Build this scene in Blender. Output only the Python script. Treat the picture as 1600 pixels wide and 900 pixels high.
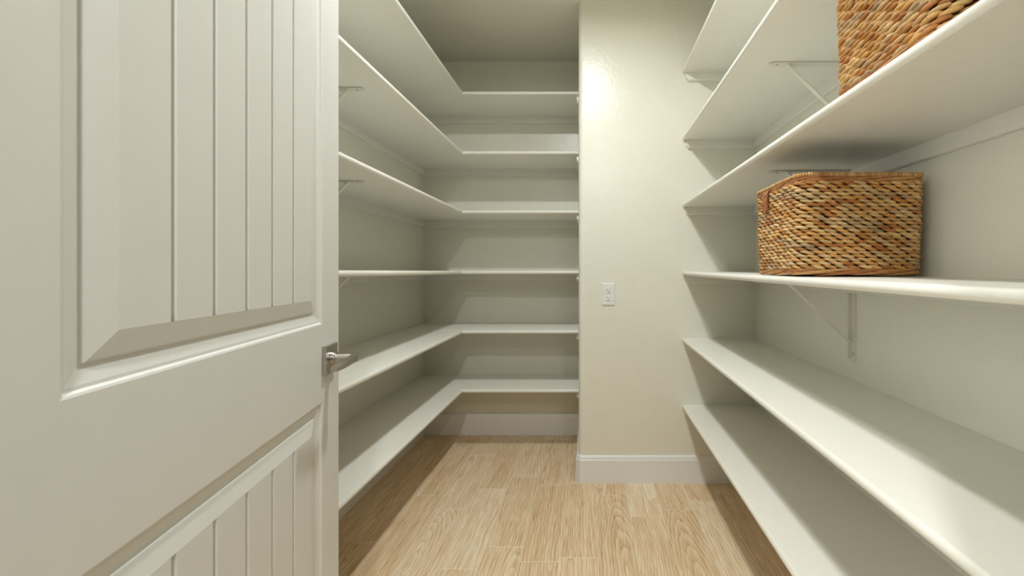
import bpy, bmesh, math, random
from mathutils import Vector, Matrix

random.seed(7)
S = bpy.context.scene
COL = S.collection
for o in list(bpy.data.objects):
    bpy.data.objects.remove(o)

# ------------------------------------------------------------------ camera
CAM_H = 1.067
FPX = 650.0                      # focal length in pixels of a 1600 px wide frame
VX, VY = 920.0, 424.0            # vanishing point of the room axis
cd = bpy.data.cameras.new('camera')
cam = bpy.data.objects.new('camera', cd)
COL.objects.link(cam)
cam.location = (0, 0, CAM_H)
cam.rotation_euler = (math.pi / 2, 0, 0)
cd.sensor_fit = 'HORIZONTAL'
cd.sensor_width = 36.0
cd.lens = 36.0 * FPX / 1600.0
cd.shift_x = (800 - VX) / 1600.0
cd.shift_y = (VY - 450) / 1600.0
cd.clip_start = 0.02
S.camera = cam

# ------------------------------------------------------------------ world, light, exposure
w = bpy.data.worlds.new('world')
S.world = w
w.use_nodes = True
w.node_tree.nodes['Background'].inputs[0].default_value = (0.95, 1.0, 0.98, 1)
w.node_tree.nodes['Background'].inputs[1].default_value = 0.05

S.view_settings.view_transform = 'Standard'
S.view_settings.look = 'None'
S.view_settings.gamma = 1.0
S.view_settings.use_curve_mapping = False
S.view_settings.exposure = 0.14

LIGHT_COL = (0.965, 0.995, 0.985)


def area_light(name, loc, size, energy, spread=180, parent=None):
    l = bpy.data.lights.new(name, 'AREA')
    l.shape = 'DISK'
    l.size = size
    l.energy = energy
    l.color = LIGHT_COL
    l.spread = math.radians(spread)
    o = bpy.data.objects.new(name, l)
    COL.objects.link(o)
    o.location = loc
    if parent:
        o.parent = parent
    return o


E_PANTRY, E_HALL, E_HALL2 = 15.5, 16, 14
PANTRY_SPREAD = 174
LB = (-0.10, 1.18, 2.44)         # lamp on the pantry ceiling
LA = (-0.12, -0.37, 2.25)        # hall lamps behind the camera
LA2 = (0.62, -1.60, 2.38)

# added fill light for the right wall (left of and behind the camera); its wall and frame are built below
E_FILL = 33
HWX, HWY, HWZ, HWS = -1.72, -1.15, 1.35, 1.5
wl = bpy.data.lights.new('right_wall_fill', 'AREA')
wl.shape = 'SQUARE'
wl.size = HWS
wl.energy = E_FILL
wl.color = (0.98, 0.99, 0.96)
wo = bpy.data.objects.new('right_wall_fill', wl)
COL.objects.link(wo)
wo.location = (HWX - 0.06, HWY, HWZ)
wo.rotation_euler = (0, -math.pi / 2, 0)

# ------------------------------------------------------------------ room dimensions
D1 = 2.106        # end wall on the right (carries the outlet)
DF = 2.361        # front edge of the far shelves
DB = 2.725        # far wall
XL, XR = -1.082, 0.842
XS = -0.052       # left side of the end wall
CEIL = 2.44
YF = 0.283        # inner face of the doorway wall
YO = 0.163        # its outer face
XLE, XRE = -0.717, 0.473        # front edges of the left and right shelves
TH = 0.019
Z_SH = [0.372, 0.708, 1.047, 1.391, 1.728, 2.068]      # undersides, bottom to top

# ------------------------------------------------------------------ helpers


def link(name, me, mat=None, parent=None):
    o = bpy.data.objects.new(name, me)
    COL.objects.link(o)
    if mat is not None and len(me.materials) == 0:
        me.materials.append(mat)
    if parent is not None:
        o.parent = parent
    return o


def bm_obj(name, bm, mat, parent=None, smooth=False, bevel=0.0, seg=2, angle=35):
    if bevel > 0:
        es = [e for e in bm.edges if len(e.link_faces) == 2 and e.calc_face_angle(0) > math.radians(angle)]
        bmesh.ops.bevel(bm, geom=es, offset=bevel, segments=seg, affect='EDGES', profile=0.6, clamp_overlap=True)
    bmesh.ops.recalc_face_normals(bm, faces=bm.faces[:])
    me = bpy.data.meshes.new(name)
    bm.to_mesh(me)
    bm.free()
    if smooth:
        for p in me.polygons:
            p.use_smooth = True
        me.set_sharp_from_angle(angle=math.radians(40))
    return link(name, me, mat, parent)


def tag(o, label=None, cat=None, group=None, kind=None):
    if label:
        o['label'] = label
    if cat:
        o['category'] = cat
    if group:
        o['group'] = group
    if kind:
        o['kind'] = kind
    return o


def empty(name, loc=(0, 0, 0)):
    o = bpy.data.objects.new(name, None)
    COL.objects.link(o)
    o.location = loc
    o.empty_display_size = 0.05
    return o


def add_box(bm, x0, x1, y0, y1, z0, z1, M=None):
    c = [(x0, y0, z0), (x1, y0, z0), (x1, y1, z0), (x0, y1, z0),
         (x0, y0, z1), (x1, y0, z1), (x1, y1, z1), (x0, y1, z1)]
    v = [bm.verts.new(M @ Vector(p) if M else p) for p in c]
    for f in ((3, 2, 1, 0), (4, 5, 6, 7), (0, 1, 5, 4), (1, 2, 6, 5), (2, 3, 7, 6), (3, 0, 4, 7)):
        bm.faces.new([v[i] for i in f])
    return v


def loft(bm, rings, cap=True, closed=True):
    """rings: list of equally long point lists; skin between them."""
    vs = [[bm.verts.new(p) for p in r] for r in rings]
    n = len(rings[0])
    for a, b in zip(vs[:-1], vs[1:]):
        for i in range(n if closed else n - 1):
            j = (i + 1) % n
            bm.faces.new((a[i], a[j], b[j], b[i]))
    if cap:
        bm.faces.new(vs[0][::-1])
        bm.faces.new(vs[-1])
    return vs


def cyl(bm, p0, p1, r, n=16, r1=None):
    p0, p1 = Vector(p0), Vector(p1)
    r1 = r if r1 is None else r1
    d = (p1 - p0).normalized()
    a = d.orthogonal().normalized()
    b = d.cross(a)
    loft(bm, [[p + (a * math.cos(t) + b * math.sin(t)) * rr for t in [2 * math.pi * k / n for k in range(n)]]
              for p, rr in ((p0, r), (p1, r1))])


# ------------------------------------------------------------------ materials


class NT:
    def __init__(self, name):
        self.m = bpy.data.materials.new(name)
        self.m.use_nodes = True
        self.t = self.m.node_tree
        self.b = self.t.nodes['Principled BSDF']

    def n(self, typ, **kw):
        nd = self.t.nodes.new(typ)
        for k, v in kw.items():
            setattr(nd, k, v)
        return nd

    def l(self, a, b):
        self.t.links.new(a, b)

    def math(self, op, a, b=None, c=None):
        nd = self.n('ShaderNodeMath', operation=op)
        for i, v in enumerate((a, b, c)):
            if v is None:
                continue
            if isinstance(v, (int, float)):
                nd.inputs[i].default_value = v
            else:
                self.l(v, nd.inputs[i])
        return nd.outputs[0]

    def ramp(self, fac, stops):
        r = self.n('ShaderNodeValToRGB')
        e = r.color_ramp.elements
        while len(e) < len(stops):
            e.new(0.5)
        for el, (p, c) in zip(e, stops):
            el.position = p
            el.color = (*c, 1)
        self.l(fac, r.inputs[0])
        return r.outputs[0]

    def mix(self, fac, a, b, mode='MIX'):
        nd = self.n('ShaderNodeMix', data_type='RGBA', blend_type=mode)
        for i, v in ((0, fac), (6, a), (7, b)):
            if isinstance(v, (int, float)):
                nd.inputs[i].default_value = v
            elif isinstance(v, tuple):
                nd.inputs[i].default_value = (*v, 1)
            else:
                self.l(v, nd.inputs[i])
        return nd.outputs[2]


def paint(name, col, rough, s1=70, h1=0.25, s2=14, h2=0.3, dist=0.0015, spec=0.5):
    """Painted surface with orange-peel relief and faint unevenness of tone."""
    t = NT(name)
    g = t.n('ShaderNodeNewGeometry')
    a = t.n('ShaderNodeTexNoise')
    a.inputs['Scale'].default_value = s1
    a.inputs['Detail'].default_value = 2
    b = t.n('ShaderNodeTexNoise')
    b.inputs['Scale'].default_value = s2
    b.inputs['Detail'].default_value = 3
    b.inputs['Distortion'].default_value = 0.8
    t.l(g.outputs['Position'], a.inputs['Vector'])
    t.l(g.outputs['Position'], b.inputs['Vector'])
    s = t.math('ADD', t.math('MULTIPLY', a.outputs[0], h1), t.math('MULTIPLY', b.outputs[0], h2))
    bp = t.n('ShaderNodeBump')
    bp.inputs['Strength'].default_value = 0.5
    bp.inputs['Distance'].default_value = dist
    t.l(s, bp.inputs['Height'])
    t.l(bp.outputs[0], t.b.inputs['Normal'])
    c = t.mix(b.outputs[0], tuple(x * 0.97 for x in col), tuple(min(1, x * 1.02) for x in col))
    t.l(c, t.b.inputs['Base Color'])
    t.b.inputs['Roughness'].default_value = rough
    t.b.inputs['Specular IOR Level'].default_value = spec
    return t.m


def plain(name, col, rough, metal=0.0):
    t = NT(name)
    g = t.n('ShaderNodeTexNoise')
    g.inputs['Scale'].default_value = 120
    c = t.mix(g.outputs[0], tuple(x * 0.93 for x in col), tuple(min(1, x * 1.05) for x in col))
    t.l(c, t.b.inputs['Base Color'])
    t.b.inputs['Roughness'].default_value = rough
    t.b.inputs['Metallic'].default_value = metal
    return t.m


WALLC = (0.84, 0.822, 0.715)
M_WALL = paint('wall_paint', WALLC, 0.30, dist=0.006)
M_CEIL = paint('ceiling_paint', (0.80, 0.775, 0.67), 0.7, dist=0.002)
M_SHELF = paint('shelf_paint', (0.85, 0.838, 0.765), 0.36, s1=160, h1=0.25, s2=40, h2=0.2, dist=0.002)
M_NOSE = M_SHELF
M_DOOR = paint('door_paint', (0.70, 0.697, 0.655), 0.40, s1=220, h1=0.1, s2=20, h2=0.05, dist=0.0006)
M_BASE = paint('baseboard_paint', (0.88, 0.875, 0.85), 0.4, s1=120, h1=0.1, s2=20, h2=0.05, dist=0.0006)
M_BRKT = plain('bracket_paint', (0.77, 0.75, 0.66), 0.4)
M_PLATE = plain('outlet_plastic', (0.86, 0.86, 0.84), 0.3)
M_SLOT = plain('slot_dark', (0.03, 0.03, 0.03), 0.6)
M_NICKEL = plain('satin_nickel', (0.50, 0.475, 0.44), 0.28, 1.0)
M_SCREW = plain('screw_metal', (0.55, 0.53, 0.48), 0.4, 1.0)
M_GROUT = plain('grout', (0.82, 0.74, 0.60), 0.9)
M_LEATHER = plain('tan_leather', (0.33, 0.12, 0.045), 0.55)


def wood_tile():
    t = NT('oak_look_tile')
    tc = t.n('ShaderNodeTexCoord')
    oi = t.n('ShaderNodeObjectInfo')
    rnd = oi.outputs['Random']
    sx = t.n('ShaderNodeSeparateXYZ')
    t.l(tc.outputs['Object'], sx.inputs[0])
    X, Y = sx.outputs[0], sx.outputs[1]
    r2 = t.math('FRACT', t.math('MULTIPLY', rnd, 17.31))
    r3 = t.math('FRACT', t.math('MULTIPLY', rnd, 71.77))
    r4 = t.math('FRACT', t.math('MULTIPLY', rnd, 233.1))
    # a plank sawn out of a log: rings cut at a shallow tilt give long arches
    off = t.n('ShaderNodeCombineXYZ')
    t.l(t.math('MULTIPLY', rnd, 37.0), off.inputs[0])
    t.l(t.math('MULTIPLY', r2, 53.0), off.inputs[1])
    va = t.n('ShaderNodeVectorMath', operation='MULTIPLY')
    va.inputs[1].default_value = (11, 2.2, 1)
    t.l(tc.outputs['Object'], va.inputs[0])
    vb = t.n('ShaderNodeVectorMath', operation='ADD')
    t.l(va.outputs[0], vb.inputs[0])
    t.l(off.outputs[0], vb.inputs[1])
    nz = t.n('ShaderNodeTexNoise')
    nz.inputs['Scale'].default_value = 1.0
    nz.inputs['Detail'].default_value = 3
    t.l(vb.outputs[0], nz.inputs['Vector'])
    warp = t.math('MULTIPLY', t.math('SUBTRACT', nz.outputs[0], 0.5), 0.05)
    cx = t.math('ADD', X, t.math('MULTIPLY', t.math('SUBTRACT', r2, 0.5), 0.22))
    tilt = t.math('MULTIPLY', t.math('SUBTRACT', r3, 0.5), 0.42)
    cz = t.math('ADD', t.math('MULTIPLY', Y, tilt), t.math('MULTIPLY', t.math('SUBTRACT', r4, 0.5), 0.09))
    rad = t.math('SQRT', t.math('ADD', t.math('MULTIPLY', cx, cx), t.math('MULTIPLY', cz, cz)))
    rad = t.math('ADD', rad, warp)
    ring = t.math('FRACT', t.math('MULTIPLY', rad, 88.0))
    ringc = t.ramp(ring, [(0.0, (0.18, 0.18, 0.18)), (0.18, (0.42, 0.42, 0.42)), (0.55, (0.58, 0.58, 0.58)),
                          (0.82, (0.80, 0.80, 0.80)), (1.0, (0.30, 0.30, 0.30))])
    # fine pores drawn out along the plank
    vc = t.n('ShaderNodeVectorMath', operation='MULTIPLY')
    vc.inputs[1].default_value = (420, 13, 1)
    t.l(tc.outputs['Object'], vc.inputs[0])
    vd = t.n('ShaderNodeVectorMath', operation='ADD')
    t.l(vc.outputs[0], vd.inputs[0])
    t.l(off.outputs[0], vd.inputs[1])
    pz = t.n('ShaderNodeTexNoise')
    pz.inputs['Scale'].default_value = 1.0
    pz.inputs['Detail'].default_value = 2
    t.l(vd.outputs[0], pz.inputs['Vector'])
    ve = t.n('ShaderNodeVectorMath', operation='MULTIPLY')
    ve.inputs[1].default_value = (46, 3.0, 1)
    t.l(tc.outputs['Object'], ve.inputs[0])
    vf = t.n('ShaderNodeVectorMath', operation='ADD')
    t.l(ve.outputs[0], vf.inputs[0])
    t.l(off.outputs[0], vf.inputs[1])
    bz = t.n('ShaderNodeTexNoise')
    bz.inputs['Scale'].default_value = 1.0
    bz.inputs['Detail'].default_value = 3
    t.l(vf.outputs[0], bz.inputs['Vector'])
    v = t.math('ADD', t.math('MULTIPLY', ringc, 0.29),
               t.math('ADD', t.math('MULTIPLY', pz.outputs[0], 0.50), t.math('MULTIPLY', bz.outputs[0], 0.36)))
    v = t.math('ADD', v, t.math('MULTIPLY', t.math('SUBTRACT', r4, 0.5), 0.11))
    v = t.math('ADD', v, 0.025)
    c = t.ramp(v, [(0.38, (0.42, 0.24, 0.11)), (0.47, (0.66, 0.45, 0.25)), (0.60, (0.80, 0.60, 0.385)),
                   (0.74, (0.92, 0.80, 0.61))])
    t.l(c, t.b.inputs['Base Color'])
    t.b.inputs['Roughness'].default_value = 0.5
    bp = t.n('ShaderNodeBump')
    bp.inputs['Strength'].default_value = 0.25
    bp.inputs['Distance'].default_value = 0.0006
    t.l(v, bp.inputs['Height'])
    t.l(bp.outputs[0], t.b.inputs['Normal'])
    return t.m


M_TILE = wood_tile()


def straw(name):
    """Dried water-hyacinth strands: the colour of each strand comes from its own attribute, plus fibres."""
    t = NT(name)
    at = t.n('ShaderNodeAttribute', attribute_name='strand')
    tc = t.n('ShaderNodeTexCoord')
    nz = t.n('ShaderNodeTexNoise')
    nz.inputs['Scale'].default_value = 260
    nz.inputs['Detail'].default_value = 3
    t.l(tc.outputs['Object'], nz.inputs['Vector'])
    c = t.mix(t.math('MULTIPLY', nz.outputs[0], 0.55), at.outputs['Color'], (0.25, 0.11, 0.03), 'MIX')
    big = t.n('ShaderNodeTexNoise')
    big.inputs['Scale'].default_value = 45
    t.l(tc.outputs['Object'], big.inputs['Vector'])
    c = t.mix(0.35, c, t.ramp(big.outputs[0], [(0.3, (0.40, 0.22, 0.08)), (0.7, (0.95, 0.85, 0.62))]), 'OVERLAY')
    t.l(c, t.b.inputs['Base Color'])
    t.b.inputs['Roughness'].default_value = 0.55
    bp = t.n('ShaderNodeBump')
    bp.inputs['Strength'].default_value = 0.4
    bp.inputs['Distance'].default_value = 0.001
    t.l(nz.outputs[0], bp.inputs['Height'])
    t.l(bp.outputs[0], t.b.inputs['Normal'])
    return t.m


M_STRAW = straw('woven_hyacinth')
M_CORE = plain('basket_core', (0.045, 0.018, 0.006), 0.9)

# ------------------------------------------------------------------ room shell


def struct(name, bm, mat, **kw):
    return tag(bm_obj(name, bm, mat, **kw), kind='structure')


bm = bmesh.new()
add_box(bm, XL - 0.1, XL, YO, DB + 0.1, -0.03, CEIL)
tag(struct('wall_left', bm, M_WALL), 'cream painted side wall behind the corner shelves')
bm = bmesh.new()
add_box(bm, XR, XR + 0.1, YO, D1 + 0.1, -0.03, CEIL)
tag(struct('wall_right', bm, M_WALL), 'cream painted wall carrying the deep shelves and baskets')
bm = bmesh.new()
add_box(bm, XL, XS + 0.1, DB, DB + 0.1, -0.03, CEIL)
tag(struct('wall_back', bm, M_WALL), 'cream painted far wall of the shelf niche')
# end wall with a rounded outer corner
bm = bmesh.new()
rb = 0.022
out = [(XR + 0.1, D1), (XR + 0.1, DB + 0.1), (XS, DB + 0.1)]
for k in range(9):
    a = math.pi + (math.pi / 2) * k / 8
    out.append((XS + rb + rb * math.cos(a), D1 + rb + rb * math.sin(a)))
loft(bm, [[(x, y, -0.03) for x, y in out], [(x, y, CEIL) for x, y in out]])
tag(struct('wall_end', bm, M_WALL, smooth=True), 'cream end wall with rounded corner and power outlet')
# doorway wall: two piers and a header
OX0, OX1, OZ = -0.478, 0.325, 2.35
bm = bmesh.new()
add_box(bm, XL, OX0, YO, YF, -0.03, CEIL)
add_box(bm, OX1, XR, YO, YF, -0.03, CEIL)
add_box(bm, OX0, OX1, YO, YF, OZ, CEIL)
tag(struct('wall_front', bm, M_WALL), 'cream wall around the doorway')
bm = bmesh.new()
add_box(bm, OX0, OX0 + 0.019, YO - 0.005, YF, 0, OZ - 0.019)
add_box(bm, OX1 - 0.019, OX1, YO - 0.005, YF, 0, OZ - 0.019)
add_box(bm, OX0, OX1, YO - 0.005, YF, OZ - 0.019, OZ)
tag(struct('trim_1', bm, M_BASE, bevel=0.002), 'white door jamb lining the doorway')
bm = bmesh.new()
add_box(bm, XL - 0.1, XR + 0.1, YO, DB + 0.1, CEIL, CEIL + 0.06)
tag(struct('ceiling', bm, M_CEIL), 'cream painted pantry ceiling')
bm = bmesh.new()
add_box(bm, XL - 0.6, XR + 0.6, -2.2, YO, CEIL + 0.02, CEIL + 0.08)
tag(struct('ceiling_hall', bm, M_CEIL), 'cream ceiling of the hall outside the doorway')

# hall wall added to frame the fill light, left of and behind the camera
bm = bmesh.new()
h = HWS / 2
add_box(bm, HWX - 0.1, HWX, -2.2, HWY - h, -0.03, CEIL + 0.02)
add_box(bm, HWX - 0.1, HWX, HWY + h, YO, -0.03, CEIL + 0.02)
add_box(bm, HWX - 0.1, HWX, HWY - h, HWY + h, -0.03, HWZ - h)
add_box(bm, HWX - 0.1, HWX, HWY - h, HWY + h, HWZ + h, CEIL + 0.02)
tag(struct('wall_hall', bm, M_WALL), 'cream hall wall added around the fill light behind the camera')
bm = bmesh.new()
for a, b, c, d in ((-h, h, -h, -h + 0.04), (-h, h, h - 0.04, h), (-h, -h + 0.04, -h, h), (h - 0.04, h, -h, h), (-0.015, 0.015, -h, h)):
    add_box(bm, HWX - 0.05, HWX - 0.01, HWY + a, HWY + b, HWZ + c, HWZ + d)
tag(struct('fill_light_frame', bm, M_BASE), 'white frame added around the fill light behind the camera')

# floor: grout bed and one object for every plank tile
bm = bmesh.new()
add_box(bm, XL - 0.6, XR + 0.6, -2.2, DB + 0.1, -0.03, -0.0009)
floor = tag(struct('floor', bm, M_GROUT), 'light oak look plank tile floor with pale grout')
PW, PL, GR = 0.145, 0.5495, 0.0028
joint = {-8: 1.80, -7: 1.64, -6: 1.977, -5: 1.869, -4: 2.041, -3: 2.161, -2: 2.08, -1: 1.55,
         0: 1.988, 1: 1.81, 2: 1.86, 3: 1.934, 4: 1.779, 5: 1.90}


def tile_mesh(wx, wy):
    bm = bmesh.new()
    a, b = wx / 2, wy / 2
    c = 0.0009
    loft(bm, [[(-a, -b, -0.008), (a, -b, -0.008), (a, b, -0.008), (-a, b, -0.008)],
              [(-a, -b, -c), (a, -b, -c), (a, b, -c), (-a, b, -c)],
              [(-a + c, -b + c, 0), (a - c, -b + c, 0), (a - c, b - c, 0), (-a + c, b - c, 0)]])
    bmesh.ops.recalc_face_normals(bm, faces=bm.faces[:])
    me = bpy.data.meshes.new('tile')
    bm.to_mesh(me)
    bm.free()
    me.materials.append(M_TILE)
    return me


full_tile = tile_mesh(PW - GR, PL - GR)
for k in range(-8, 6):
    x0, x1 = 0.035 + PW * k, 0.035 + PW * (k + 1)
    y = joint[k] - PL * 6
    while y < DB:
        a, b, c, d = max(x0, XL), min(x1, XR), max(y, -2.1), min(y + PL, DB)
        hidden = x0 >= XS and y > D1            # under the end wall
        if b - a > 0.01 and d - c > 0.01 and not hidden:
            me = full_tile if (b - a > PW - 1e-4 and d - c > PL - 1e-4) else tile_mesh(b - a - GR, d - c - GR)
            o = link('tile', me, None, floor)
            o.location = ((a + b) / 2, (c + d) / 2, 0)
        y += PL

# baseboards
BH, BT = 0.137, 0.014
PROF = [(0, 0), (BT, 0), (BT, BH - 0.022), (BT - 0.003, BH - 0.017), (BT - 0.004, BH - 0.008),
        (BT - 0.008, BH - 0.002), (0.0, BH)]


def baseboard(name, pts, label):
    """pts: plan polyline with the room on its left; profile (out, up) mitred at the bends."""
    bm = bmesh.new()
    rings = []
    P = [Vector((x, y)) for x, y in pts]
    for i, p in enumerate(P):
        d0 = (p - P[i - 1]).normalized() if i > 0 else (P[1] - p).normalized()
        d1 = (P[i + 1] - p).normalized() if i < len(P) - 1 else d0
        n0, n1 = Vector((-d0.y, d0.x)), Vector((-d1.y, d1.x))
        m = (n0 + n1).normalized()
        m = m / max(0.3, m.dot(n0))
        rings.append([(p.x + m.x * o, p.y + m.y * o, z) for o, z in PROF])
    loft(bm, rings)
    return tag(struct(name, bm, M_BASE), label)


baseboard('baseboard_back', [(XS, DB), (XL + BT, DB)], 'white baseboard along the far niche wall')
baseboard('baseboard_left', [(XL, DB), (XL, YF)], 'white baseboard along the left wall under the shelves')
baseboard('baseboard_end', [(XR - BT, D1), (XS + 0.014, D1), (XS, D1 + 0.014), (XS, DB - BT)],
          'white baseboard wrapping the rounded end wall corner')
baseboard('baseboard_right', [(XR, YF), (XR, D1)], 'white baseboard along the right wall under the shelves')

# ------------------------------------------------------------------ shelves
NOSE = [(0.0085 - 0.0085 * math.sin(a), 0.0095 - 0.0095 * math.cos(a))
        for a in [math.pi * k / 8 for k in range(9)]]        # (set back, height) of the rounded front edge


def board(name, edge, back, y0, y1, z0, z1, parent, axis='Y', e1=None):
    """Shelf board with rounded front edge. axis Y: runs along y, edge/back are x values, z0/z1 undersides at y0/y1."""
    bm = bmesh.new()
    e1 = edge if e1 is None else e1
    rings = []
    n = 8
    for k in range(n + 1):
        f = k / n
        yy = y0 + (y1 - y0) * f
        ed = edge + (e1 - edge) * f
        zz = z0 + (z1 - z0) * f
        s = 1 if back > ed else -1
        ring = [(ed + s * d, zz + h) for d, h in NOSE] + [(back, zz + TH), (back, zz)]
        rings.append([(x, yy, z) for x, z in ring] if axis == 'Y' else [(yy, x, z) for x, z in ring])
    loft(bm, rings)
    return bm_obj(name, bm, M_SHELF, parent, smooth=True)


def cleat(p0, p1, out, ztop0, ztop1, parent, h=0.040, t=0.017, taper=0.0):
    """Painted wood strip under a shelf against a wall; p0,p1 plan points on the wall, out = plan normal into the room."""
    bm = bmesh.new()
    rings = []
    pr = [(0, 0), (t, 0), (t, h - 0.003), (t - 0.003, h), (0, h)]
    P0, P1, N = Vector(p0), Vector(p1), Vector(out)
    for f in (0.0, 1.0):
        p = P0.lerp(P1, f)
        zt = ztop0 + (ztop1 - ztop0) * f
        rings.append([(p.x + N.x * o, p.y + N.y * o, zt - d) for o, d in pr])
    if taper:
        d = (P1 - P0).normalized() * taper
        base = rings[0]
        rings.insert(0, [(x - d.x, y - d.y, base[0][2] - (base[0][2] - z) * 0.72 - 0.004 * (i in (0, 1)))
                         for i, (x, y, z) in enumerate(base)])
    loft(bm, rings)
    return bm_obj('cleat', bm, M_SHELF, parent)


def bracket(xw, y, ztop, sgn, depth, parent):
    """Steel shelf bracket: wall plate (with lip), arm under the board with rounded tip, diagonal brace.
    xw wall plane, sgn +1 room lies towards +x."""
    hw = 0.0125
    H = 0.262
    bm = bmesh.new()

    def bx(a0, a1, y0, y1, z0, z1):
        x0, x1 = sorted((xw + sgn * a0, xw + sgn * a1))
        add_box(bm, x0, x1, y0, y1, z0, z1)
    # plate with rounded foot
    pts = [(-hw, ztop - 0.001)] + [(-hw * math.cos(t), ztop - H + hw - hw * math.sin(t)) for t in
                                   [math.pi * k / 8 for k in range(9)]] + [(hw, ztop - 0.001)]
    loft(bm, [[(xw + sgn * o, y + a, z) for a, z in pts] for o in (0.0005, 0.003)])
    bx(0.003, 0.012, y + hw - 0.003, y + hw, ztop - H + 0.012, ztop - 0.002)
    br = bm_obj('bracket', bm, M_BRKT, parent)
    bm = bmesh.new()
    L = depth - 0.10
    pts = [(0.003, -hw)] + [(L - hw + hw * math.sin(t), -hw * math.cos(t)) for t in
                            [math.pi * k / 8 for k in range(9)]] + [(0.003, hw)]
    loft(bm, [[(xw + sgn * a, y + b, z) for a, b in pts] for z in (ztop - 0.0045, ztop - 0.001)])
    bm_obj('arm', bm, M_BRKT, br)
    bm = bmesh.new()
    a0, z0, a1, z1 = 0.012, ztop - 0.196, L - 0.055, ztop - 0.004
    d = Vector((a1 - a0, z1 - z0)).normalized()
    nn = Vector((-d.y, d.x)) * 0.0022
    q = [(a0 - nn.x, z0 - nn.y), (a1 - nn.x, z1 - nn.y), (a1 + nn.x, z1 + nn.y), (a0 + nn.x, z0 + nn.y)]
    loft(bm, [[(xw + sgn * a, y + b, z) for a, z in q] for b in (-0.008, 0.008)])
    bm_obj('brace', bm, M_BRKT, br)
    for zz in (ztop - 0.02, ztop - H + 0.03):
        bm = bmesh.new()
        cyl(bm, (xw + sgn * 0.003, y - 0.003, zz), (xw + sgn * 0.0055, y - 0.003, zz), 0.0042, 10, 0.003)
        bm_obj('screw', bm, M_SCREW, br)
    bm = bmesh.new()
    cyl(bm, (xw + sgn * (L - 0.024), y, ztop - 0.0045), (xw + sgn * (L - 0.024), y, ztop - 0.0065), 0.0042, 10, 0.003)
    bm_obj('screw', bm, M_SCREW, br)
    return br


LPLACE = ['lowest L-shaped white corner shelf, just above the floor',
          'second L-shaped white corner shelf up from the floor, behind the door lever',
          'third L-shaped white corner shelf from the floor, at eye level',
          'fourth L-shaped white corner shelf up from the floor',
          'fifth L-shaped white corner shelf, next below the topmost one',
          'topmost L-shaped white corner shelf under the ceiling']
for i, z in enumerate(Z_SH):
    z = z + 0.004
    r = tag(empty('corner_shelf', (XLE, DF, z)), LPLACE[i], 'shelf', 'L-shaped corner shelves on the left')
    inv = Vector((-XLE, -DF, -z))

    def par(o):
        o.location = inv
        return o
    par(board('side_board', XLE, XL, YF + 0.004, DF - 0.0015, z, z, r))
    par(board('back_board', DF, DB, XL, XS, z, z, r, axis='X'))
    par(cleat((XL, YF + 0.004), (XL, DB), (1, 0), z, z, r))
    par(cleat((XL + 0.018, DB), (XS, DB), (0, -1), z, z, r))
    par(cleat((XS, DF + 0.03), (XS, DB - 0.018), (-1, 0), z, z, r, taper=0.01))
    if i in (2, 3, 4):
        par(bracket(XL, 1.512, z, 1, XLE - XL, r))

# right shelves: slight sag / skew towards the door as in the photo (dx, dz at y = 0.45)
SKEW = [(-0.012, -0.012), (-0.014, -0.012), (0, -0.018), (0.0, -0.0115), (-0.014, 0.0), (-0.004, 0.0)]
RPLACE = ['lowest straight white shelf on the right wall, close to the floor',
          'second straight white shelf up on the right wall, empty',
          'straight white shelf carrying the lower woven basket',
          'straight white shelf carrying the upper woven basket',
          'second highest straight white shelf on the right wall, above the upper basket',
          'topmost straight white shelf on the right wall']
YN = YF + 0.004


def rz(i, y):
    return Z_SH[i] + SKEW[i][1] * (D1 - y) / (D1 - 0.45)


for i, z in enumerate(Z_SH):
    r = tag(empty('wall_shelf', (XRE, D1, z)), RPLACE[i], 'shelf', 'straight shelves on the right wall')
    inv = Vector((-XRE, -D1, -z))
    dx, dz = SKEW[i]
    k = (D1 - YN) / (D1 - 0.45)
    par(board('board', XRE + dx * k, XR, YN, D1, rz(i, YN), z, r, e1=XRE))
    par(cleat((XR, YN), (XR, D1), (-1, 0), rz(i, YN), z, r))
    par(cleat((XRE + 0.028, D1), (XR - 0.018, D1), (0, -1), z, z, r, taper=0.012))
    if i in (2, 3, 4):
        par(bracket(XR, 1.322, rz(i, 1.322), -1, XR - XRE, r))

# ------------------------------------------------------------------ door
DW, DH, DT = 0.711, 2.305, 0.035
dd = 0.98
ux = (787 - VX) / FPX
U = Vector((ux, 1, 0)).normalized()                       # hinge -> free edge
E = Vector(((529 - VX) / FPX * dd, dd, 0))
Nrm = Vector((U.y, -U.x, 0))                              # towards the camera side
# local frame: x from the free edge to the hinge, y out of the visible face, z up
DM = Matrix.Translation(E + Vector((0, 0, 0.008))) @ Matrix((
    (-U.x, Nrm.x, 0, 0), (-U.y, Nrm.y, 0, 0), (0, 0, 1, 0), (0, 0, 0, 1)))
PX0, PX1 = 0.0895, DW - 0.0825                            # panel opening
LOW = (0.205, 0.779)
UPP = (0.945, DH - 0.115)
REC = 0.009
bm = bmesh.new()
add_box(bm, 0.001, DW - 0.001, -DT, -REC - 0.0005, 0.001, DH - 0.001)
door = struct('door_1', bm, M_DOOR)
tag(door, 'open white door with two grooved plank panels and a nickel lever')
door.matrix_world = DM


def dpart(name, boxes, bevel=0.0008):
    for b in boxes:
        bm = bmesh.new()
        add_box(bm, *b)
        bm_obj(name, bm, M_DOOR, door, bevel=bevel, seg=1)


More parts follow.
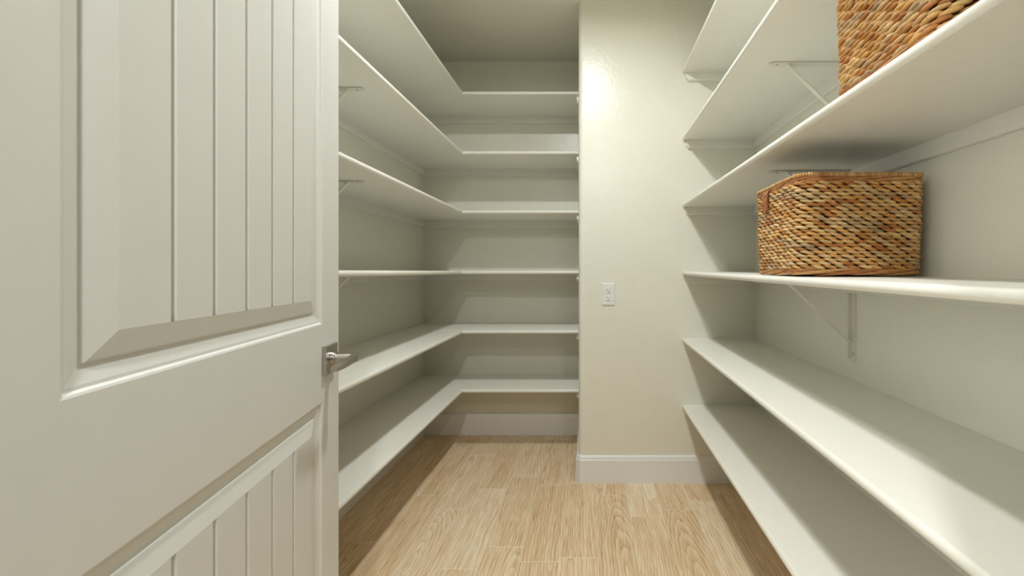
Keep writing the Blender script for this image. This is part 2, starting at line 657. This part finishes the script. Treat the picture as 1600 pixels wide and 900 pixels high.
dpart('stile', [(0, PX0, -DT - 0.0002, 0, 0, DH), (PX1, DW, -DT - 0.0002, 0, 0, DH)], 0.0006)
dpart('rail', [(PX0, PX1, -DT, 0, 0, LOW[0]), (PX0, PX1, -DT, 0, LOW[1], UPP[0]), (PX0, PX1, -DT, 0, UPP[1], DH)], 0.0)


KX, KZ = 1.14, 1.07             # hinge side and top / bottom mouldings are a little wider


def frame_loft(name, rings, parent, mat):
    """rings: list of (inset, depth) from the panel opening (x0,x1,z0,z1)."""
    bm = bmesh.new()
    (x0, x1, z0, z1), prof = rings
    loft(bm, [[(x0 + i, d, z0 + i * KZ), (x1 - i * KX, d, z0 + i * KZ), (x1 - i * KX, d, z1 - i * KZ), (x0 + i, d, z1 - i * KZ)] for i, d in prof],
         cap=False)
    return bm_obj(name, bm, mat, parent)


for z0, z1 in (LOW, UPP):
    op = (PX0, PX1, z0, z1)
    frame_loft('panel_moulding', (op, [(0, 0), (0.0025, -0.001), (0.0045, -0.0045), (0.008, -0.0048), (0.019, -0.0082),
                                       (0.022, -REC), (0.0255, -REC)]), door, M_DOOR)
    # raised bevel around the planks
    frame_loft('panel_bevel', (op, [(0.0255, -REC), (0.026, -0.0064), (0.0285, -0.0056), (0.050, -0.0008), (0.0515, -0.0005)]), door, M_DOOR)
    fx0, fx1 = PX0 + 0.0512, PX1 - 0.0512 * KX
    n = 6
    pw = (fx1 - fx0) / n
    for k in range(n):
        a, b = fx0 + pw * k, fx0 + pw * (k + 1)
        g = 0.0035
        l_, r_ = (0 if k == 0 else g), (0 if k == n - 1 else g)
        zz0, zz1 = z0 + 0.0512 * KZ, z1 - 0.0512 * KZ
        bm = bmesh.new()
        sec = [(a, -0.006), (a, -0.0048 if l_ else -0.0005), (a + l_ * 0.45, -0.0048 if l_ else -0.0005), (a + l_ + 0.001, -0.0005),
               (b - r_ - 0.001, -0.0005), (b - r_ * 0.45, -0.0048 if r_ else -0.0005), (b, -0.0048 if r_ else -0.0005), (b, -0.006)]
        loft(bm, [[(x, y, z) for x, y in sec] for z in (zz0, zz1)])
        bmesh.ops.remove_doubles(bm, verts=bm.verts[:], dist=1e-6)
        bm_obj('plank', bm, M_DOOR, door)
# lever handle
HZ, HX = 0.866, 0.060
bm = bmesh.new()
add_box(bm, HX - 0.031, HX + 0.031, 0, 0.0085, HZ - 0.031, HZ + 0.031)
ros = tag(bm_obj('lever_handle', bm, M_NICKEL, door, bevel=0.0012), 'satin nickel lever on a square plate')
bm = bmesh.new()
cyl(bm, (HX, 0.009, HZ), (HX, 0.014, HZ), 0.0165, 28)
cyl(bm, (HX, 0.014, HZ), (HX, 0.018, HZ), 0.0135, 28)
cyl(bm, (HX, 0.018, HZ), (HX, 0.058, HZ), 0.0100, 24)
bm_obj('spindle', bm, M_NICKEL, ros, smooth=True)
bm = bmesh.new()
lv = []
for k in range(13):
    f = k / 12
    x = HX - 0.014 + 0.124 * f
    yy = 0.051 + 0.004 * math.sin(f * math.pi)
    hh = 0.0095 if f < 0.15 else 0.0095 - 0.002 * (f - 0.15)
    hh *= (0.80 if k in (0, 12) else 1)
    tt = 0.0055
    lv.append([(x, yy + tt * math.copysign(abs(math.cos(a)) ** 0.5, math.cos(a)),
                HZ + hh * math.copysign(abs(math.sin(a)) ** 0.5, math.sin(a))) for a in [2 * math.pi * j / 16 for j in range(16)]])
loft(bm, lv)
bm_obj('lever', bm, M_NICKEL, ros, smooth=True)
bm = bmesh.new()
cyl(bm, (HX + 0.0310, 0.0045, HZ - 0.003), (HX + 0.0316, 0.0045, HZ - 0.003), 0.0022, 10)
bm_obj('screw', bm, M_SCREW, ros)
bm = bmesh.new()
cyl(bm, (HX + 0.009, 0.030, HZ - 0.0045), (HX + 0.0101, 0.030, HZ - 0.005), 0.0018, 10)
bm_obj('set_screw', bm, M_SLOT, ros)

# ------------------------------------------------------------------ outlet
SC = D1 / FPX
oxc, ozc = (950.5 - VX) * SC, CAM_H - (459.8 - VY) * SC
ou = tag(empty('power_outlet', (oxc, D1, ozc)), 'white double power outlet on the cream end wall', 'outlet')


def oc(o):
    return o


bm = bmesh.new()
hx, hz = 0.0330, 0.0555
loft(bm, [[(-a, y, -b), (a, y, -b), (a, y, b), (-a, y, b)] for a, b, y in
          ((hx, hz, 0), (hx, hz, -0.003), (hx - 0.003, hz - 0.003, -0.0058))])
bm_obj('cover_plate', bm, M_PLATE, ou)
for cz in (0.0195, -0.0195):
    bm = bmesh.new()
    pts = []
    for j in range(28):
        a = 2 * math.pi * j / 28
        pts.append((0.0172 * math.cos(a), max(-0.0132, min(0.0132, 0.0172 * math.sin(a)))))
    loft(bm, [[(x, -0.0056, cz + z) for x, z in pts], [(x * 0.97, -0.0078, cz + z * 0.97) for x, z in pts]])
    so = bm_obj('socket_face', bm, M_PLATE, ou)
    for x0, x1, za, zb in ((-0.0075, -0.0053, -0.001, 0.0075), (0.0053, 0.0075, 0.0, 0.0070)):
        bm = bmesh.new()
        add_box(bm, x0, x1, -0.00795, -0.0070, cz + za, cz + zb)
        bm_obj('slot', bm, M_SLOT, so)
    bm = bmesh.new()
    cyl(bm, (0, -0.0070, cz - 0.0068), (0, -0.00795, cz - 0.0068), 0.0027, 14)
    bm_obj('slot', bm, M_SLOT, so)
bm = bmesh.new()
cyl(bm, (0, -0.0056, 0), (0, -0.0068, 0), 0.0030, 12, 0.0024)
bm_obj('screw', bm, M_PLATE, ou)

# ------------------------------------------------------------------ woven baskets


def rrect(hx, hy, r, n=8):
    """Dense rounded-rectangle plan path with arc length, counter-clockwise; returns list of (pos, tangent, normal, s)."""
    pts = []
    for cx, cy, a0 in ((hx - r, -hy + r, -90), (hx - r, hy - r, 0), (-hx + r, hy - r, 90), (-hx + r, -hy + r, 180)):
        for k in range(n + 1):
            a = math.radians(a0 + 90 * k / n)
            pts.append(Vector((cx + r * math.cos(a), cy + r * math.sin(a))))
    return pts


class Path:
    def __init__(self, hx, hy, r):
        self.p = rrect(hx, hy, r)
        self.s = [0]
        m = len(self.p)
        for i in range(m):
            self.s.append(self.s[-1] + (self.p[(i + 1) % m] - self.p[i]).length)
        self.L = self.s[-1]

    def at(self, s):
        s %= self.L
        lo = 0
        for i in range(len(self.p)):
            if self.s[i + 1] >= s:
                lo = i
                break
        a, b = self.p[lo], self.p[(lo + 1) % len(self.p)]
        seg = self.s[lo + 1] - self.s[lo]
        return a.lerp(b, (s - self.s[lo]) / seg if seg > 1e-9 else 0)

    def frame(self, s):
        t = (self.at(s + 0.004) - self.at(s - 0.004)).normalized()
        return self.at(s), t, Vector((t.y, -t.x))


STRAWS = [(0.72, 0.46, 0.18), (0.64, 0.38, 0.13), (0.78, 0.55, 0.27), (0.56, 0.30, 0.09), (0.70, 0.50, 0.26),
          (0.60, 0.45, 0.25), (0.72, 0.42, 0.14), (0.46, 0.20, 0.05), (0.82, 0.62, 0.34), (0.68, 0.44, 0.18)]



def strand_mesh(name, lumps, parent, ns=7, nr=6):
    """lumps: (path, s0, length, z, half height, half thickness, out, slant, colour). One mesh of spindle strands."""
    vs, fs, cols = [], [], []
    for path, s0, ln, z, hh, ht, out, slant, col in lumps:
        base = len(vs)
        for i in range(ns):
            f = i / (ns - 1)
            e = max(0.0, 1 - abs(2 * f - 1) ** 2.4) ** 0.5
            e = 0.16 + 0.84 * e
            p, tg, nm = path.frame(s0 + ln * (f - 0.5))
            zc = z + slant * (f - 0.5)
            oo = out + 0.0042 * (e - 1)
            for j in range(nr):
                a = 2 * math.pi * j / nr
                o = oo + ht * e * math.cos(a)
                vs.append((p.x + nm.x * o, p.y + nm.y * o, zc + hh * e * math.sin(a)))
                cols.append((*[c * (0.86 + 0.14 * e) for c in col], 1))
        for i in range(ns - 1):
            for j in range(nr):
                k = (j + 1) % nr
                fs.append((base + i * nr + j, base + i * nr + k, base + (i + 1) * nr + k, base + (i + 1) * nr + j))
        fs.append(tuple(base + j for j in range(nr))[::-1])
        fs.append(tuple(base + (ns - 1) * nr + j for j in range(nr)))
    me = bpy.data.meshes.new(name)
    me.from_pydata(vs, [], fs)
    me.validate()
    at = me.color_attributes.new('strand', 'FLOAT_COLOR', 'POINT')
    for i, c in enumerate(cols):
        at.data[i].color = c
    for p in me.polygons:
        p.use_smooth = True
    return link(name, me, M_STRAW, parent)


def basket(name, loc, rotz, label, seed, twist):
    rnd = random.Random(seed)
    HX, HY, HT, R = 0.1500, 0.1300, 0.246, 0.030
    t = tag(empty(name, loc), label, 'basket', 'woven storage baskets on the right shelves')
    t.rotation_euler[2] = rotz

    def scale_at(z):
        return 0.972 + 0.028 * (z / HT)
    # inner wall and bottom, coloured dark for the shade between strands
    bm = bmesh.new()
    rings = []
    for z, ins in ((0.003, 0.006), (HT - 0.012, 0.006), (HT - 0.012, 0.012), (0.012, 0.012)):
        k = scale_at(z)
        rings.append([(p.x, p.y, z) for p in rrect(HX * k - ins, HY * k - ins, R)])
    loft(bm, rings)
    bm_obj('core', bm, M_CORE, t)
    rows = 24
    zb, zt = 0.017, HT - 0.021
    rh = (zt - zb) / rows
    mood = [rnd.random() for _ in range(60)]
    for i in range(rows):
        z = zb + rh * (i + 0.5)
        k = scale_at(z)
        path = Path(HX * k, HY * k, R)
        n = 38
        lumps = []
        for j in range(n):
            ln = path.L / n
            s = (j + 0.5 * (i % 2) + rnd.uniform(-0.09, 0.09)) * ln
            c = rnd.choice(STRAWS)
            g = 0.76 + 0.26 * rnd.random()
            if math.sin(s * 9 + i * 0.9 + mood[0] * 6) + math.sin(s * 23 + i * 0.45) > 1.05:
                c = rnd.choice([(0.50, 0.40, 0.25), (0.46, 0.36, 0.22), (0.44, 0.18, 0.045), (0.66, 0.50, 0.28)])
            c = tuple(min(0.9, x * g) for x in c)
            lumps.append((path, s, ln * rnd.uniform(1.22, 1.40), z + rnd.uniform(-0.0007, 0.0007), rh * rnd.uniform(0.45, 0.53),
                          rnd.uniform(0.0052, 0.0070), rnd.uniform(-0.0010, 0.0012), twist * rh * rnd.uniform(0.55, 1.0), c))
        strand_mesh('woven_row', lumps, t)
    # long thin reeds twisted under the rim and around the foot
    for z0, nm, n in ((HT - 0.0175, 'reed_band', 3), (0.0105, 'foot_band', 3)):
        k = scale_at(z0)
        path = Path(HX * k + 0.001, HY * k + 0.001, R)
        lumps = []
        for q in range(n):
            m = 13
            for j in range(m):
                ln = path.L / m
                c = rnd.choice([(0.42, 0.20, 0.07), (0.50, 0.28, 0.10), (0.36, 0.15, 0.05), (0.55, 0.34, 0.14)])
                lumps.append((path, (j + q / n) * ln, ln * 1.7, z0 + (q - 1) * 0.0042 + rnd.uniform(-0.001, 0.001), 0.0024, 0.0026,
                              0.0012, 0.008, c))
        strand_mesh(nm, lumps, t, ns=9)
    # rim: a rod wrapped by narrow strips
    path = Path(HX + 0.001, HY + 0.001, R)
    lumps = []
    n = 190
    for j in range(n):
        ln = path.L / n
        c = rnd.choice([(0.60, 0.39, 0.17), (0.54, 0.33, 0.13), (0.64, 0.44, 0.22), (0.48, 0.28, 0.11)])
        lumps.append((path, j * ln, ln * 1.25, HT - 0.0060 + rnd.uniform(-0.0002, 0.0002), 0.0062, 0.0075, -0.0015, 0.0, c))
    strand_mesh('rim', lumps, t, ns=4, nr=8)
    # leather tab on the aisle side
    bm = bmesh.new()
    y0 = 0.040
    sec = [(-HX - 0.0065, HT - 0.014), (-HX - 0.0105, HT - 0.022), (-HX - 0.0125, HT - 0.045), (-HX - 0.0105, HT - 0.068),
           (-HX - 0.0075, HT - 0.0685), (-HX - 0.0095, HT - 0.045), (-HX - 0.0075, HT - 0.022), (-HX - 0.0035, HT - 0.014)]
    loft(bm, [[(x, y, z) for x, z in sec] for y in (y0 - 0.0145, y0 + 0.0145)])
    tb = bm_obj('leather_tab', bm, M_LEATHER, t, bevel=0.0007, seg=1)
    bm = bmesh.new()
    cyl(bm, (-HX - 0.0090, y0, HT - 0.026), (-HX - 0.0135, y0, HT - 0.026), 0.003, 10)
    bm_obj('rivet', bm, M_SCREW, tb)
    return t


b1y, b2y = 1.112, 0.718
basket('woven_basket', (0.6480, b1y, rz(2, b1y) + TH + 0.0005), 0.0,
       'whole woven basket with leather tab on the middle right shelf', 3, -1.0)
basket('woven_basket', (0.6480, b2y, rz(3, b2y) + TH + 0.0005), 0.0,
       'woven basket cut off by the top of the picture, on the higher shelf', 11, 1.0)

# ------------------------------------------------------------------ lamps


def disc_lamp(name, loc, r, energy, label, drop=0.0, spread=180):
    t = tag(empty(name, loc), label, 'lamp')
    bm = bmesh.new()
    n = 32
    ang = [2 * math.pi * k / n for k in range(n)]
    loft(bm, [[(q * math.cos(a), q * math.sin(a), z) for a in ang] for q, z in
              ((r + 0.03, drop), (r + 0.03, drop - 0.006), (r + 0.012, drop - 0.016), (r, drop - 0.016), (r, drop - 0.008))], cap=True)
    bm_obj('trim_ring', bm, M_BASE, t, smooth=True)
    if drop < 0:
        bm = bmesh.new()
        pass
    area_light('lamp_light', (0, 0, drop - 0.018), 2 * r, energy, spread, t)
    return t


disc_lamp('ceiling_lamp', LB, 0.05, E_PANTRY, 'round flush lamp on the pantry ceiling', spread=PANTRY_SPREAD)
for p, e, lb in ((LA, E_HALL, 'round pendant lamp in the hall nearest the doorway'),
                 (LA2, E_HALL2, 'round pendant lamp further back in the hall')):
    t = disc_lamp('hall_lamp', p, 0.05, e, lb)
    bm = bmesh.new()
    cyl(bm, (0, 0, 0), (0, 0, CEIL + 0.02 - p[2]), 0.006, 12)
    bm_obj('stem', bm, M_NICKEL, t)
